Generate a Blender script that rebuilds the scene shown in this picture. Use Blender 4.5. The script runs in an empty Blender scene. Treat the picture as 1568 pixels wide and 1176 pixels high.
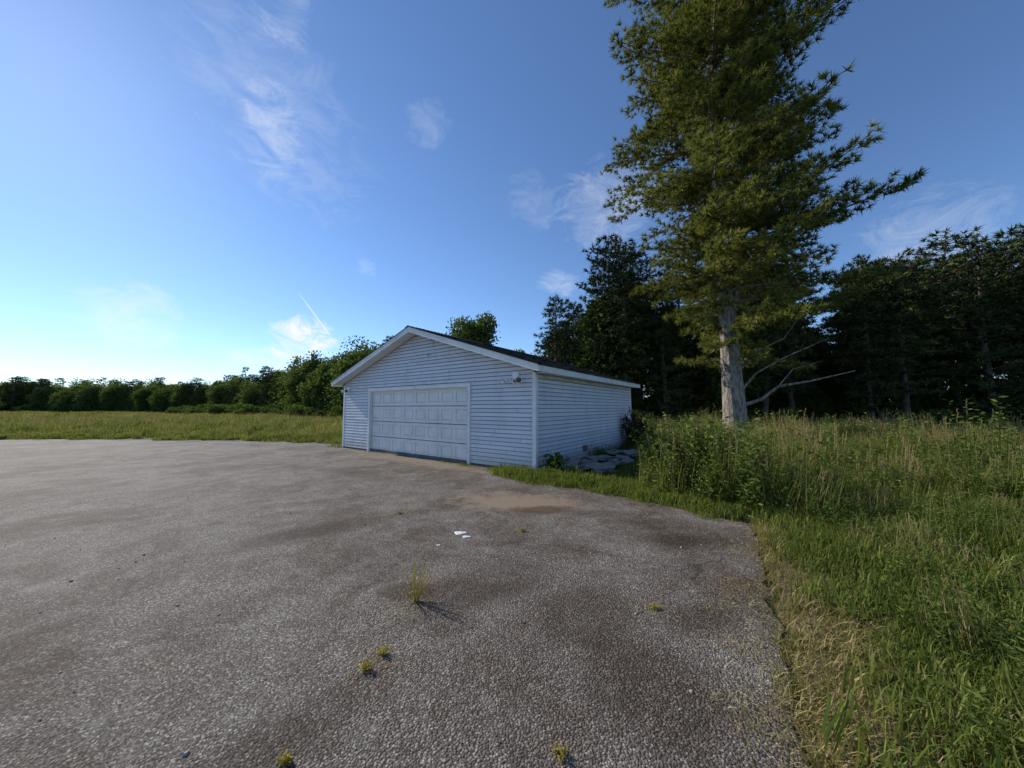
import bpy, math, numpy as np
from mathutils import Vector, Matrix
R = math.radians
rng = np.random.default_rng(7)
scene = bpy.context.scene
scene.view_settings.view_transform = 'Standard'
scene.view_settings.look = 'None'
scene.view_settings.exposure = 0

def nrm(v):
    v = np.asarray(v, float)
    return v / (np.linalg.norm(v, axis=-1, keepdims=True) + 1e-9)

# ------------------------------------------------------------ materials
def new_mat(name):
    m = bpy.data.materials.new(name); m.use_nodes = True
    nt = m.node_tree; nt.nodes.clear()
    out = nt.nodes.new('ShaderNodeOutputMaterial')
    return m, nt, out
def N(nt, t, **kw):
    n = nt.nodes.new(t)
    for k, v in kw.items(): setattr(n, k, v)
    return n
def L(nt, a, b): nt.links.new(a, b)
def ramp(nt, fac, stops, interp='LINEAR'):
    r = nt.nodes.new('ShaderNodeValToRGB'); r.color_ramp.interpolation = interp
    e = r.color_ramp.elements
    while len(e) < len(stops): e.new(0.5)
    for i, (p, c) in enumerate(stops):
        e[i].position = p
        e[i].color = (c, c, c, 1) if not hasattr(c, '__len__') else (*c, 1)
    if fac is not None: L(nt, fac, r.inputs[0])
    return r.outputs[0]
def mix(nt, fac, a, b, mode='MIX'):
    m = nt.nodes.new('ShaderNodeMix'); m.data_type = 'RGBA'; m.blend_type = mode
    for sock, val in ((m.inputs[0], fac), (m.inputs[6], a), (m.inputs[7], b)):
        if isinstance(val, bpy.types.NodeSocket): L(nt, val, sock)
        elif hasattr(val, '__len__'): sock.default_value = (*val, 1)
        else: sock.default_value = val
    return m.outputs[2]
def mth(nt, op, a, b=None, clamp=False):
    m = nt.nodes.new('ShaderNodeMath'); m.operation = op; m.use_clamp = clamp
    for i, v in enumerate((a, b)):
        if v is None: continue
        if isinstance(v, bpy.types.NodeSocket): L(nt, v, m.inputs[i])
        else: m.inputs[i].default_value = v
    return m.outputs[0]
def noise(nt, co, scale, detail=4, rough=0.55, dist=0.0):
    n = N(nt, 'ShaderNodeTexNoise'); n.inputs['Scale'].default_value = scale
    n.inputs['Detail'].default_value = detail; n.inputs['Roughness'].default_value = rough
    n.inputs['Distortion'].default_value = dist
    L(nt, co, n.inputs['Vector']); return n.outputs[0]
def bump(nt, h, strength, dist):
    b = N(nt, 'ShaderNodeBump'); b.inputs['Strength'].default_value = strength
    b.inputs['Distance'].default_value = dist; L(nt, h, b.inputs['Height']); return b.outputs[0]

def foliage_mat(name, dark, mid, light, trans=0.35, scale=0.6):
    m, nt, out = new_mat(name)
    at = N(nt, 'ShaderNodeAttribute', attribute_name='rnd')
    oi = N(nt, 'ShaderNodeObjectInfo')
    geo = N(nt, 'ShaderNodeNewGeometry')
    nz = noise(nt, geo.outputs['Position'], scale, 1)
    f = mth(nt, 'ADD', mth(nt, 'MULTIPLY', at.outputs['Fac'], 0.6), mth(nt, 'MULTIPLY', nz, 0.45))
    f = mth(nt, 'ADD', f, mth(nt, 'MULTIPLY', mth(nt, 'SUBTRACT', oi.outputs['Random'], 0.5), 0.25))
    col = ramp(nt, f, [(0.15, dark), (0.5, mid), (0.9, light)])
    d = N(nt, 'ShaderNodeBsdfDiffuse'); L(nt, col, d.inputs[0])
    if trans <= 0:
        L(nt, d.outputs[0], out.inputs[0]); return m
    t = N(nt, 'ShaderNodeBsdfTranslucent')
    L(nt, mix(nt, 0.5, col, (light[0]*1.3, light[1]*1.4, light[2]*0.6)), t.inputs[0])
    ms = N(nt, 'ShaderNodeMixShader'); ms.inputs[0].default_value = trans
    L(nt, d.outputs[0], ms.inputs[1]); L(nt, t.outputs[0], ms.inputs[2])
    L(nt, ms.outputs[0], out.inputs[0]); return m

def bark_mat(name, c1, c2):
    m, nt, out = new_mat(name)
    geo = N(nt, 'ShaderNodeNewGeometry')
    mp = N(nt, 'ShaderNodeMapping'); mp.inputs['Scale'].default_value = (1, 1, 0.28)
    L(nt, geo.outputs['Position'], mp.inputs[0])
    n1 = noise(nt, mp.outputs[0], 9, 5, 0.7)
    n2 = noise(nt, geo.outputs['Position'], 1.3, 3)
    col = mix(nt, ramp(nt, n1, [(0.38, 0), (0.6, 1)]), c1, c2)
    col = mix(nt, mth(nt, 'MULTIPLY', n2, 0.5), col, (0.05, 0.045, 0.035))
    b = N(nt, 'ShaderNodeBsdfPrincipled'); b.inputs['Roughness'].default_value = 0.9
    L(nt, col, b.inputs['Base Color']); L(nt, bump(nt, n1, 1.0, 0.10), b.inputs['Normal'])
    L(nt, b.outputs[0], out.inputs[0]); return m

def plain(name, col, rough=0.6, var=0.15, nscale=3.0, dirt=None, bmp=0.0, metal=0.0):
    m, nt, out = new_mat(name)
    tc = N(nt, 'ShaderNodeTexCoord'); co = tc.outputs['Object']
    n1 = noise(nt, co, nscale, 5, 0.65)
    d = dirt or tuple(c * (1 - var * 2) for c in col)
    c = mix(nt, ramp(nt, n1, [(0.4, 0), (0.75, 1)]), col, d)
    n2 = noise(nt, co, nscale * 14, 3)
    c = mix(nt, mth(nt, 'MULTIPLY', n2, var), c, tuple(x * 0.6 for x in col))
    b = N(nt, 'ShaderNodeBsdfPrincipled'); b.inputs['Roughness'].default_value = rough
    b.inputs['Metallic'].default_value = metal
    L(nt, c, b.inputs['Base Color'])
    if bmp: L(nt, bump(nt, n2, 0.6, bmp), b.inputs['Normal'])
    L(nt, b.outputs[0], out.inputs[0]); return m

# ------------------------------------------------------------ mesh builder
class MB:
    def __init__(s): s.g = []
    def add(s, V, mat=0, rnd=None):
        V = np.asarray(V, float)
        if V.ndim == 2: V = V[None]
        if len(V) == 0: return
        r = np.full(len(V), 0.5) if rnd is None else np.broadcast_to(np.asarray(rnd, float), (len(V),))
        s.g.append((V, mat, r))
    def box(s, x0, x1, y0, y1, z0, z1, mat=0, rnd=0.5):
        a = [(x0,y0,z0),(x1,y0,z0),(x1,y1,z0),(x0,y1,z0),(x0,y0,z1),(x1,y0,z1),(x1,y1,z1),(x0,y1,z1)]
        s.hexa(a, mat, rnd)
    def hexa(s, a, mat=0, rnd=0.5):
        a = np.array(a, float)
        s.add(a[[[0,3,2,1],[4,5,6,7],[0,1,5,4],[1,2,6,5],[2,3,7,6],[3,0,4,7]]], mat, rnd)
    def tube(s, P, rad, sides=6, mat=0, rnd=0.5):
        P = np.asarray(P, float); rad = np.broadcast_to(np.asarray(rad, float), (len(P),))
        T = nrm(np.gradient(P, axis=0))
        ref = np.array([0.31, 0.95, 0.05]) if abs(T[0][2]) > 0.7 else np.array([0, 0, 1.0])
        A = nrm(np.cross(T, ref)); B = np.cross(T, A)
        th = np.linspace(0, 2*np.pi, sides, endpoint=False)
        ring = P[:, None] + rad[:, None, None] * (A[:, None]*np.cos(th)[None, :, None] + B[:, None]*np.sin(th)[None, :, None])
        r2 = np.roll(ring, -1, axis=1)
        q = np.stack([ring[:-1], r2[:-1], r2[1:], ring[1:]], axis=2).reshape(-1, 4, 3)
        s.add(q, mat, rnd)
        if sides > 2: s.add(ring[-1][None], mat, rnd)
    def mesh(s, name, mats, merge=False):
        cos = np.concatenate([V.reshape(-1, 3) for V, _, _ in s.g])
        nl = np.concatenate([np.full(len(V), V.shape[1]) for V, _, _ in s.g])
        mi = np.concatenate([np.full(len(V), m) for V, m, _ in s.g]).astype(np.int32)
        rn = np.concatenate([r for _, _, r in s.g]).astype(np.float32)
        me = bpy.data.meshes.new(name)
        me.vertices.add(len(cos)); me.vertices.foreach_set('co', cos.astype(np.float32).ravel())
        me.loops.add(len(cos)); me.loops.foreach_set('vertex_index', np.arange(len(cos), dtype=np.int32))
        me.polygons.add(len(nl))
        me.polygons.foreach_set('loop_start', np.concatenate([[0], np.cumsum(nl)[:-1]]).astype(np.int32))
        me.polygons.foreach_set('material_index', mi)
        for m in mats: me.materials.append(m)
        a = me.attributes.new('rnd', 'FLOAT', 'FACE'); a.data.foreach_set('value', rn)
        me.update(calc_edges=True)
        return me
def obj(name, me, parent=None, loc=(0,0,0), rot=(0,0,0), scl=(1,1,1), link=True):
    o = bpy.data.objects.new(name, me)
    if link: scene.collection.objects.link(o)
    o.location = loc; o.rotation_euler = rot; o.scale = scl
    if parent: o.parent = parent
    return o
def empty(name, loc=(0,0,0), rot=(0,0,0)):
    return obj(name, None, loc=loc, rot=rot)

def spikes(C, D, k, length, width, spread, rg, lv=0.3):
    n = len(C); c = np.repeat(C, k, 0); d = np.repeat(D, k, 0)
    dr = nrm(d + rg.normal(size=(n*k, 3)) * spread)
    side = nrm(np.cross(dr, rg.normal(size=(n*k, 3))))
    l = length * (1 + rg.uniform(-lv, lv, (n*k, 1)))
    return np.stack([c - side*width/2, c + side*width/2, c + dr*l], 1)
def leaves(C, D, size, rg, asp=0.6, spread=0.7):
    n = len(C); dr = nrm(D + rg.normal(size=(n, 3))*spread)
    side = nrm(np.cross(dr, rg.normal(size=(n, 3))))
    l = size * rg.uniform(0.6, 1.3, (n, 1)); w = l*asp/2
    return np.stack([C, C + dr*l*0.45 + side*w, C + dr*l, C + dr*l*0.45 - side*w], 1)

# ------------------------------------------------------------ trees
def pine(mb, seed, stems, crown0, H, reach, whorl=0.55, per=4.5, tuft=0.24, nl=0.17, nw=0.022, k=26, up=0.25, droop=0.0, rsc=1.0, tint=0.7, varL=0.55):
    rg = np.random.default_rng(seed)
    C = []; D = []; Rn = []
    for P, rad, hf in stems:
        P = np.array(P, float); rad = np.array(rad, float)
        zz = np.linspace(P[0, 2], P[-1, 2], 40)
        Q = np.stack([np.interp(zz, P[:, 2], P[:, i]) for i in range(3)], 1)
        Q[:, :2] += 0.04*np.stack([np.sin(zz*0.9+seed), np.cos(zz*0.7+seed)], 1)*np.minimum(np.abs(zz[:, None])*0.3, 1)
        rr = np.interp(zz, P[:, 2], rad)
        mb.tube(Q, rr, 16, 0)
        h = max(crown0, hf)
        while h < P[-1, 2] - 0.1:
            nb = int(per + rg.uniform(-0.5, 1.5)); a0 = rg.uniform(0, 6.28)
            for b in range(nb):
                az = a0 + 6.283*b/nb + rg.uniform(-0.45, 0.45)
                hh = h + rg.uniform(-0.25, 0.25)
                o = np.array([np.interp(hh, zz, Q[:, 0]), np.interp(hh, zz, Q[:, 1]), hh])
                Lb = reach(hh, az) * rg.uniform(varL, 1.1) * (1.12 if rg.random() < 0.15 else 1)
                if Lb < 0.25: Lb = 0.25
                el = up + rg.uniform(-0.2, 0.2)
                ns = 8; t = np.linspace(0, 1, ns)
                hd = np.array([math.cos(az), math.sin(az), 0]); pd = np.array([-hd[1], hd[0], 0])
                bend = rg.uniform(-0.12, 0.12)
                pts = o + hd*(t*Lb)[:, None] + pd*(bend*Lb*t**2)[:, None]
                pts[:, 2] += Lb*(math.tan(el)*t - (0.28+droop)*t**2 + 0.16*t**3.5)
                br = 0.018*rsc + 0.011*Lb*rsc
                mb.tube(pts, br*(1-0.85*t), 5, 0)
                s = max(0.35, 0.2*Lb) if Lb > 1.2 else 0.15
                sd = 1
                bt = rg.uniform(-0.15, 0.15)
                while s < Lb:
                    f = s/Lb; i = f*(ns-1); i0 = min(int(i), ns-2); w = i-i0
                    p = pts[i0]*(1-w) + pts[i0+1]*w
                    sl = (0.18*Lb*(1.15-f)*1.7 + 0.18)*rg.uniform(0.6, 1.25)
                    sdv = nrm(hd*rg.uniform(0.55, 1.0) + sd*pd*rg.uniform(0.6, 1.0) + np.array([0, 0, rg.uniform(-0.12, 0.35)]))
                    e = p + sdv*sl; e[2] += 0.05*sl
                    mb.tube(np.array([p, (p+e)/2, e]), [0.012, 0.008, 0.004], 3, 0)
                    m = max(1, int(sl/tuft)+1)
                    cl = rg.uniform(0, 1)
                    for j in range(m):
                        q = p + (e-p)*((j+0.7)/m) + rg.normal(size=3)*0.06
                        C.append(q); D.append(nrm(sdv + np.array([0, 0, 0.45]))); Rn.append(np.clip(cl*tint+rg.uniform(0, 0.3)+bt, 0, 1))
                    sd = -sd; s += tuft*rg.uniform(0.6, 1.1)
                C.append(pts[-1]); D.append(nrm(hd+np.array([0, 0, 0.5]))); Rn.append(rg.random())
            h += whorl*rg.uniform(0.75, 1.3)
    C = np.array(C); D = np.array(D); Rn = np.array(Rn)
    mb.add(spikes(C, D*1.0, k, nl*1.25, nw, 0.8, rg), 1, np.repeat(Rn, k))
    print('tufts', len(C), 'tris', len(C)*k)
    return len(C)

def broadleaf(mb, seed, H, W, base, nleaf, lsize, blobs=16, trunk_r=0.12, top=0.35, loose=1.3):
    rg = np.random.default_rng(seed)
    mb.tube([(0, 0, -0.2), (0.05, 0, base), (0.1, 0.05, H*0.75)], [trunk_r*1.3, trunk_r, trunk_r*0.3], 8, 0)
    cz = (H+base)/2; hz = (H-base)/2
    for b in range(blobs):
        u = nrm(rg.normal(size=3)); r = rg.uniform(0.15, 0.8)
        c = np.array([u[0]*W/2*r, u[1]*W/2*r, cz+u[2]*hz*r])
        if c[2] > cz: c[:2] *= 1 - top*(c[2]-cz)/hz
        br = rg.uniform(0.18, 0.36)*W/1.6
        mb.tube([(0.05, 0, base+rg.uniform(0, 0.3)*H), c*np.array([0.6, 0.6, 0.85]), c], [trunk_r*0.4, trunk_r*0.25, 0.01], 4, 0)
        n = nleaf//blobs
        d = nrm(rg.normal(size=(n, 3))); d[:, 2] = np.abs(d[:, 2])*np.where(rg.random(n) < 0.7, 1, -1)
        sc = nrm(rg.normal(size=(16, 3))); sl = rg.uniform(0.75, 1.15, 16)
        pick = rg.integers(0, 16, n)
        rr = (0.4+(loose-0.4)*rg.random((n, 1))**0.7)*sl[pick][:, None]
        dd = nrm(d*0.55 + sc[pick]*0.85)
        Cc = c + dd*rr*br*np.array([1, 1, min(1.1, hz/W*1.6)])
        mb.add(leaves(Cc, dd, lsize, rg, 0.65, 0.8), 1, np.clip(rg.uniform(0, 0.5, n)+0.4*rg.random(16)[pick], 0, 1))

M_wp = foliage_mat('white_pine_needles', (0.016, 0.027, 0.010), (0.078, 0.102, 0.028), (0.27, 0.27, 0.07), 0.24)
M_rp = foliage_mat('dark_pine_needles', (0.018, 0.032, 0.013), (0.052, 0.074, 0.027), (0.13, 0.145, 0.055), 0)
M_bl = foliage_mat('broad_leaves', (0.032, 0.056, 0.020), (0.085, 0.125, 0.038), (0.18, 0.225, 0.07), 0.28)
M_bark = bark_mat('pine_bark', (0.12, 0.10, 0.08), (0.48, 0.42, 0.35))
M_bark2 = bark_mat('dark_bark', (0.07, 0.055, 0.045), (0.18, 0.14, 0.11))

# ---- white pine
TX, TY = 9.85, 14.9
mb = MB()
def wreach(h, az):
    base = np.interp(h, [2.5, 5, 8, 11, 15, 19, 24, 31], [1.8, 2.6, 3.9, 5.0, 5.1, 5.0, 4.4, 0.8])
    if math.cos(az) > 0.1: base *= np.interp(h, [3, 8, 12, 15, 24], [1.9, 1.35, 1.0, 0.8, 0.75])
    return base
s1 = ([(0, 0, -0.4), (0, 0, 0.0), (-0.02, 0, 0.5), (-0.03, 0, 2.5), (-0.15, 0, 5), (-0.35, 0, 8), (-0.3, 0.1, 14), (0.0, 0.1, 22), (0.1, 0, 31)],
      [0.64, 0.58, 0.48, 0.41, 0.34, 0.25, 0.19, 0.13, 0.02], 3.3)
s2 = ([(-0.12, 0, 4.6), (0.25, 0.1, 6.5), (0.7, 0.2, 10), (1.3, 0.3, 16), (1.7, 0.3, 27.5)], [0.25, 0.24, 0.2, 0.14, 0.02], 6.0)
pine(mb, 3, [s1, s2], 3.3, 31, wreach, whorl=0.72, per=4.9, tuft=0.205, k=20, nl=0.20, nw=0.042, up=0.14, tint=0.95, varL=0.38)
for pts, r in (([(0.3, -0.1, 1.5), (0.9, -0.4, 1.75), (1.5, -0.6, 2.3), (2.6, -0.9, 2.5), (4.2, -1.2, 2.9)], 0.09),
               ([(0.3, -0.1, 2.2), (0.8, -0.3, 2.9), (1.7, -0.7, 3.5), (3.4, -1.0, 4.3)], 0.06),
               ([(0.2, -0.1, 3.0), (0.7, -0.4, 3.8), (1.6, -0.9, 4.3), (2.4, -1.2, 5.6)], 0.05),
               ([(-0.3, -0.2, 3.1), (-0.8, -0.5, 3.5), (-1.4, -0.6, 3.5)], 0.035),
               ([(1.5, -0.6, 2.3), (1.9, -0.9, 3.0), (2.9, -1.2, 3.3)], 0.03)):
    P = np.array(pts); mb.tube(P, np.linspace(r, r*0.2, len(P)), 7, 0)
me = mb.mesh('white_pine', [M_bark, M_wp])
obj('white_pine_tree', me, loc=(TX, TY, 0.1))

# ---- dark pine variants
def rr_factory(H, c0, W, pr):
    def f(h, az):
        t = (h-c0)/(H-c0)
        return W/2*float(np.interp(t, [0, 0.12, 0.4, 0.7, 0.9, 1.0], pr))
    return f
pine_meshes = []
for i, (H, c0, W, pr) in enumerate([(14.5, 1.6, 5.6, [0.7, 0.95, 1.0, 0.82, 0.5, 0.12]), (12.0, 1.5, 4.6, [0.8, 1.0, 0.95, 0.75, 0.5, 0.15]),
                                (15.5, 4.5, 5.6, [0.6, 0.8, 1.0, 0.95, 0.65, 0.2]), (13.5, 3.0, 5.8, [0.5, 0.9, 1.05, 0.9, 0.7, 0.3])]):
    mb = MB()
    pine(mb, 20+i, [([(0, 0, -0.3), (0.05+0.1*i, 0, H*0.5), (0, 0.05, H)], [0.19, 0.13, 0.02], c0)], c0, H, rr_factory(H, c0, W, pr),
         whorl=0.52, per=4.8, tuft=0.33, nl=0.27, nw=0.075, k=10, up=0.22, rsc=0.9, tint=0.8)
    pine_meshes.append((mb.mesh('dark_pine_%d' % i, [M_bark2, M_rp]), H))
def put_pine(v, x, y, h, rz, w=1.0):
    me, H = pine_meshes[v]; s = h/H
    return obj('pine_tree', me, loc=(x, y, 0.05), rot=(0, 0, rz), scl=(s*w, s*w, s))
put_pine(0, 7.7, 26.0, 15.2, 0.3, 1.0)
put_pine(1, 3.7, 28.0, 10.9, 1.3, 0.95)
put_pine(3, 10.6, 27.5, 13.2, 2.2, 1.05)
put_pine(1, 5.6, 30.0, 11.0, 4.0, 1.1)

mb = MB()
pine(mb, 44, [([(0, 0, -0.2), (0, 0, 5.5)], [0.09, 0.01], 0.3)], 0.3, 5.5,
     lambda h, az: 1.5*(1-h/5.7)+0.05, whorl=0.35, per=5, tuft=0.3, nl=0.2, nw=0.055, k=10, up=0.05)
spruce_me = mb.mesh('small_spruce', [M_bark2, M_rp])

bl = []
for i, (H, W, b, nl_, ls, nb_, tp) in enumerate([(8.5, 4.9, 1.6, 30000, 0.20, 34, 0.25), (8.0, 5.4, 0.1, 9500, 0.27, 24, 0.55), (9.0, 4.2, 0.1, 9500, 0.26, 22, 0.85), (7.0, 5.4, 0.1, 9500, 0.27, 20, 0.4)]):
    mb = MB(); broadleaf(mb, 60+i, H, W, b, nl_, ls, nb_, top=tp, loose=1.15 if i == 0 else 1.45)
    bl.append(mb.mesh('broadleaf_%d' % i, [M_bark2, M_bl]))
obj('maple_tree', bl[0], loc=(-2.85, 24.0, 0), rot=(0, 0, 2.1), scl=(0.95, 0.95, 1.0))

# ------------------------------------------------------------ instancer
def source_coll(name, meshes):
    c = bpy.data.collections.new(name)
    for i, m in enumerate(meshes):
        c.objects.link(bpy.data.objects.new('%s_src_%02d' % (name, i), m))
    return c
def scatter(name, P, rot, scl, idx, coll):
    me = bpy.data.meshes.new(name)
    me.vertices.add(len(P)); me.vertices.foreach_set('co', np.asarray(P, np.float32).ravel())
    a = me.attributes.new('rot', 'FLOAT_VECTOR', 'POINT'); a.data.foreach_set('vector', np.asarray(rot, np.float32).ravel())
    a = me.attributes.new('scl', 'FLOAT_VECTOR', 'POINT'); a.data.foreach_set('vector', np.asarray(scl, np.float32).ravel())
    a = me.attributes.new('idx', 'INT', 'POINT'); a.data.foreach_set('value', np.asarray(idx, np.int32))
    o = obj(name, me)
    ng = bpy.data.node_groups.new(name+'_gn', 'GeometryNodeTree')
    ng.interface.new_socket('Geometry', in_out='INPUT', socket_type='NodeSocketGeometry')
    ng.interface.new_socket('Geometry', in_out='OUTPUT', socket_type='NodeSocketGeometry')
    gi = ng.nodes.new('NodeGroupInput'); go = ng.nodes.new('NodeGroupOutput')
    ci = ng.nodes.new('GeometryNodeCollectionInfo'); ci.inputs['Collection'].default_value = coll
    ci.inputs['Separate Children'].default_value = True; ci.inputs['Reset Children'].default_value = True
    ip = ng.nodes.new('GeometryNodeInstanceOnPoints'); ip.inputs['Pick Instance'].default_value = True
    def na(nm, ty):
        n = ng.nodes.new('GeometryNodeInputNamedAttribute'); n.data_type = ty
        n.inputs['Name'].default_value = nm; return n.outputs['Attribute']
    e = ng.nodes.new('FunctionNodeEulerToRotation')
    ng.links.new(na('rot', 'FLOAT_VECTOR'), e.inputs[0])
    ng.links.new(e.outputs[0], ip.inputs['Rotation'])
    ng.links.new(na('scl', 'FLOAT_VECTOR'), ip.inputs['Scale'])
    ng.links.new(na('idx', 'INT'), ip.inputs['Instance Index'])
    ng.links.new(gi.outputs[0], ip.inputs['Points']); ng.links.new(ci.outputs[0], ip.inputs['Instance'])
    ng.links.new(ip.outputs[0], go.inputs[0])
    md = o.modifiers.new('scatter', 'NODES'); md.node_group = ng
    return o

# ------------------------------------------------------------ terrain helpers
ASPH = np.array([(0.8, -14), (0.8, 0), (0.95, 0.9), (1.2, 1.51), (1.36, 1.74), (1.64, 2.17), (1.95, 2.64), (2.53, 3.54), (2.92, 4.15),
                 (3.04, 4.48), (2.71, 4.84), (2.35, 5.25), (1.78, 5.95), (1.19, 6.4), (0.6, 6.75), (0.1, 7.1), (-0.4, 7.9), (-0.6, 8.9),
                 (-5.6, 12.8), (-6.6, 12.9), (-7.2, 13.9), (-9, 14.6), (-11, 14.9), (-13, 15.5), (-17, 15.8), (-24, 16.2), (-25, -14)], float)
pts = []
r2 = np.random.default_rng(5)
for a, b in zip(ASPH, np.roll(ASPH, -1, 0)):
    n = max(1, int(np.linalg.norm(b-a)/0.12)); n = min(n, 90)
    for i in range(n):
        p = a+(b-a)*i/n
        pts.append(p + r2.normal(size=2)*0.022)
ASPH_D = np.array(pts)
def seg_dist(P, poly):
    A = poly; B = np.roll(poly, -1, 0); d = np.full(len(P), 1e9)
    inside = np.zeros(len(P), bool)
    for a, b in zip(A, B):
        ab = b-a; t = np.clip(((P-a)@ab)/(ab@ab+1e-12), 0, 1)
        d = np.minimum(d, np.linalg.norm(P-a-t[:, None]*ab, axis=1))
        c = ((a[1] > P[:, 1]) != (b[1] > P[:, 1]))
        with np.errstate(divide='ignore', invalid='ignore'):
            xi = (b[0]-a[0])*(P[:, 1]-a[1])/(b[1]-a[1]+1e-15)+a[0]
        inside ^= (c & (P[:, 0] < xi))
    return np.where(inside, -d, d)
GO = np.array([-6.37, 12.79]); GXv = np.array([0.8102, -0.5862]); GYv = np.array([0.5862, 0.8102]); GW, GD = 8.53, 7.3
GAR = np.array([GO, GO+GXv*GW, GO+GXv*GW+GYv*GD, GO+GYv*GD])
def hgt(P):
    d = seg_dist(P, ASPH); g = seg_dist(P, GAR)
    m = np.clip((np.minimum(d, g)-0.0)/6, 0, 1)
    x, y = P[:, 0], P[:, 1]
    u = 0.09*np.sin(x*0.31+1)*np.cos(y*0.27) + 0.05*np.sin(x*0.9+y*0.7)
    return np.where(d < 0.02, -0.04, -0.04+0.05*np.clip(d/0.25, 0, 1)+m*(u+0.08))
def slabzone(P):
    q = P-GO; lx = q@GXv; ly = q@GYv
    return (lx > GW-0.1) & (lx < GW+1.55+0.12*np.sin(ly*3)) & (ly > 0.3) & (ly < 5.6)
def axis(lo, hi, f0, f1, step):
    c = list(np.arange(f0, f1+1e-6, step))
    s = step; v = f1
    while v < hi: s *= 1.22; v += s; c.append(v)
    s = step; v = f0
    while v > lo: s *= 1.22; v -= s; c.insert(0, v)
    return np.array(c)
xs = axis(-1500, 1500, -9, 9, 0.18); ys = axis(-1200, 1800, 0, 17, 0.18)
X, Y = np.meshgrid(xs, ys); P = np.stack([X.ravel(), Y.ravel()], 1)
Zg = hgt(P); dA = seg_dist(P, ASPH)
me = bpy.data.meshes.new('ground')
nx, ny = len(xs), len(ys)
idx = np.arange(nx*ny).reshape(ny, nx)
F = np.stack([idx[:-1, :-1], idx[:-1, 1:], idx[1:, 1:], idx[1:, :-1]], -1).reshape(-1, 4)
me.vertices.add(nx*ny); me.vertices.foreach_set('co', np.column_stack([P, Zg]).astype(np.float32).ravel())
me.loops.add(F.size); me.loops.foreach_set('vertex_index', F.astype(np.int32).ravel())
me.polygons.add(len(F)); me.polygons.foreach_set('loop_start', (np.arange(len(F))*4).astype(np.int32))
a = me.attributes.new('edge', 'FLOAT', 'POINT'); a.data.foreach_set('value', np.clip(1-dA/np.where(P[:, 1] < 4.6, 0.8, 0.35), 0, 1).astype(np.float32))
a = me.attributes.new('bare', 'FLOAT', 'POINT'); a.data.foreach_set('value', slabzone(P).astype(np.float32))
me.update(calc_edges=True); me.polygons.foreach_set('use_smooth', [True]*len(F))
m, nt, out = new_mat('grass_soil')
geo = N(nt, 'ShaderNodeNewGeometry'); co = geo.outputs['Position']
c = mix(nt, ramp(nt, noise(nt, co, 0.25, 4), [(0.35, 0), (0.65, 1)]), (0.07, 0.092, 0.027), (0.13, 0.14, 0.045))
c = mix(nt, ramp(nt, noise(nt, co, 3.0, 4), [(0.4, 0), (0.7, 1)]), c, (0.045, 0.055, 0.02))
at = N(nt, 'ShaderNodeAttribute', attribute_name='edge')
e = mth(nt, 'MULTIPLY', mth(nt, 'ADD', at.outputs['Fac'], mth(nt, 'MULTIPLY', mth(nt, 'SUBTRACT', noise(nt, co, 6, 4), 0.5), 0.9)), 1.3, True)
fn = noise(nt, co, 45, 3)
straw = mix(nt, ramp(nt, fn, [(0.35, 0), (0.65, 1)]), (0.09, 0.068, 0.04), (0.30, 0.225, 0.13))
c = mix(nt, e, c, straw)
at2 = N(nt, 'ShaderNodeAttribute', attribute_name='bare')
c = mix(nt, at2.outputs['Fac'], c, mix(nt, fn, (0.03, 0.025, 0.02), (0.10, 0.08, 0.06)))
b = N(nt, 'ShaderNodeBsdfPrincipled'); b.inputs['Roughness'].default_value = 1
L(nt, c, b.inputs['Base Color']); L(nt, bump(nt, fn, 0.8, 0.03), b.inputs['Normal'])
L(nt, b.outputs[0], out.inputs[0]); me.materials.append(m)
obj('ground', me)

# ------------------------------------------------------------ asphalt
import bmesh
bm = bmesh.new()
tv = [bm.verts.new((p[0], p[1], 0)) for p in ASPH_D]
bv = [bm.verts.new((p[0], p[1], -0.09)) for p in ASPH_D]
f = bm.faces.new(tv)
n = len(tv)
for i in range(n): bm.faces.new((tv[i], bv[i], bv[(i+1) % n], tv[(i+1) % n]))
bmesh.ops.recalc_face_normals(bm, faces=bm.faces)
bmesh.ops.triangulate(bm, faces=[f])
me = bpy.data.meshes.new('asphalt'); bm.to_mesh(me); bm.free()
m, nt, out = new_mat('old_asphalt')
geo = N(nt, 'ShaderNodeNewGeometry'); co = geo.outputs['Position']
v1 = N(nt, 'ShaderNodeTexVoronoi', voronoi_dimensions='2D'); v1.inputs['Scale'].default_value = 80; L(nt, co, v1.inputs['Vector'])
v2 = N(nt, 'ShaderNodeTexVoronoi', voronoi_dimensions='2D'); v2.inputs['Scale'].default_value = 190; L(nt, co, v2.inputs['Vector'])
sep = N(nt, 'ShaderNodeSeparateColor'); L(nt, v1.outputs['Color'], sep.inputs[0])
sep2 = N(nt, 'ShaderNodeSeparateColor'); L(nt, v2.outputs['Color'], sep2.inputs[0])
chip = ramp(nt, sep.outputs[0], [(0.0, (0.055, 0.047, 0.039)), (0.5, (0.165, 0.143, 0.120)), (0.85, (0.30, 0.262, 0.222)), (1.0, (0.66, 0.60, 0.53))])
fine = ramp(nt, sep2.outputs[1], [(0.0, (0.04, 0.034, 0.029)), (0.7, (0.17, 0.147, 0.125)), (1.0, (0.44, 0.40, 0.35))])
edge = ramp(nt, v1.outputs['Distance'], [(0.25, 1), (0.6, 0)])
c = mix(nt, mth(nt, 'MULTIPLY', edge, 0.78), fine, chip)
big = noise(nt, co, 0.75, 5, 0.65, 0.5)
c = mix(nt, ramp(nt, big, [(0.44, 0), (0.64, 0.95)]), c, mix(nt, 1.0, c, (0.52, 0.45, 0.385), 'MULTIPLY'))
med = noise(nt, co, 3.2, 6, 0.72)
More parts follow.
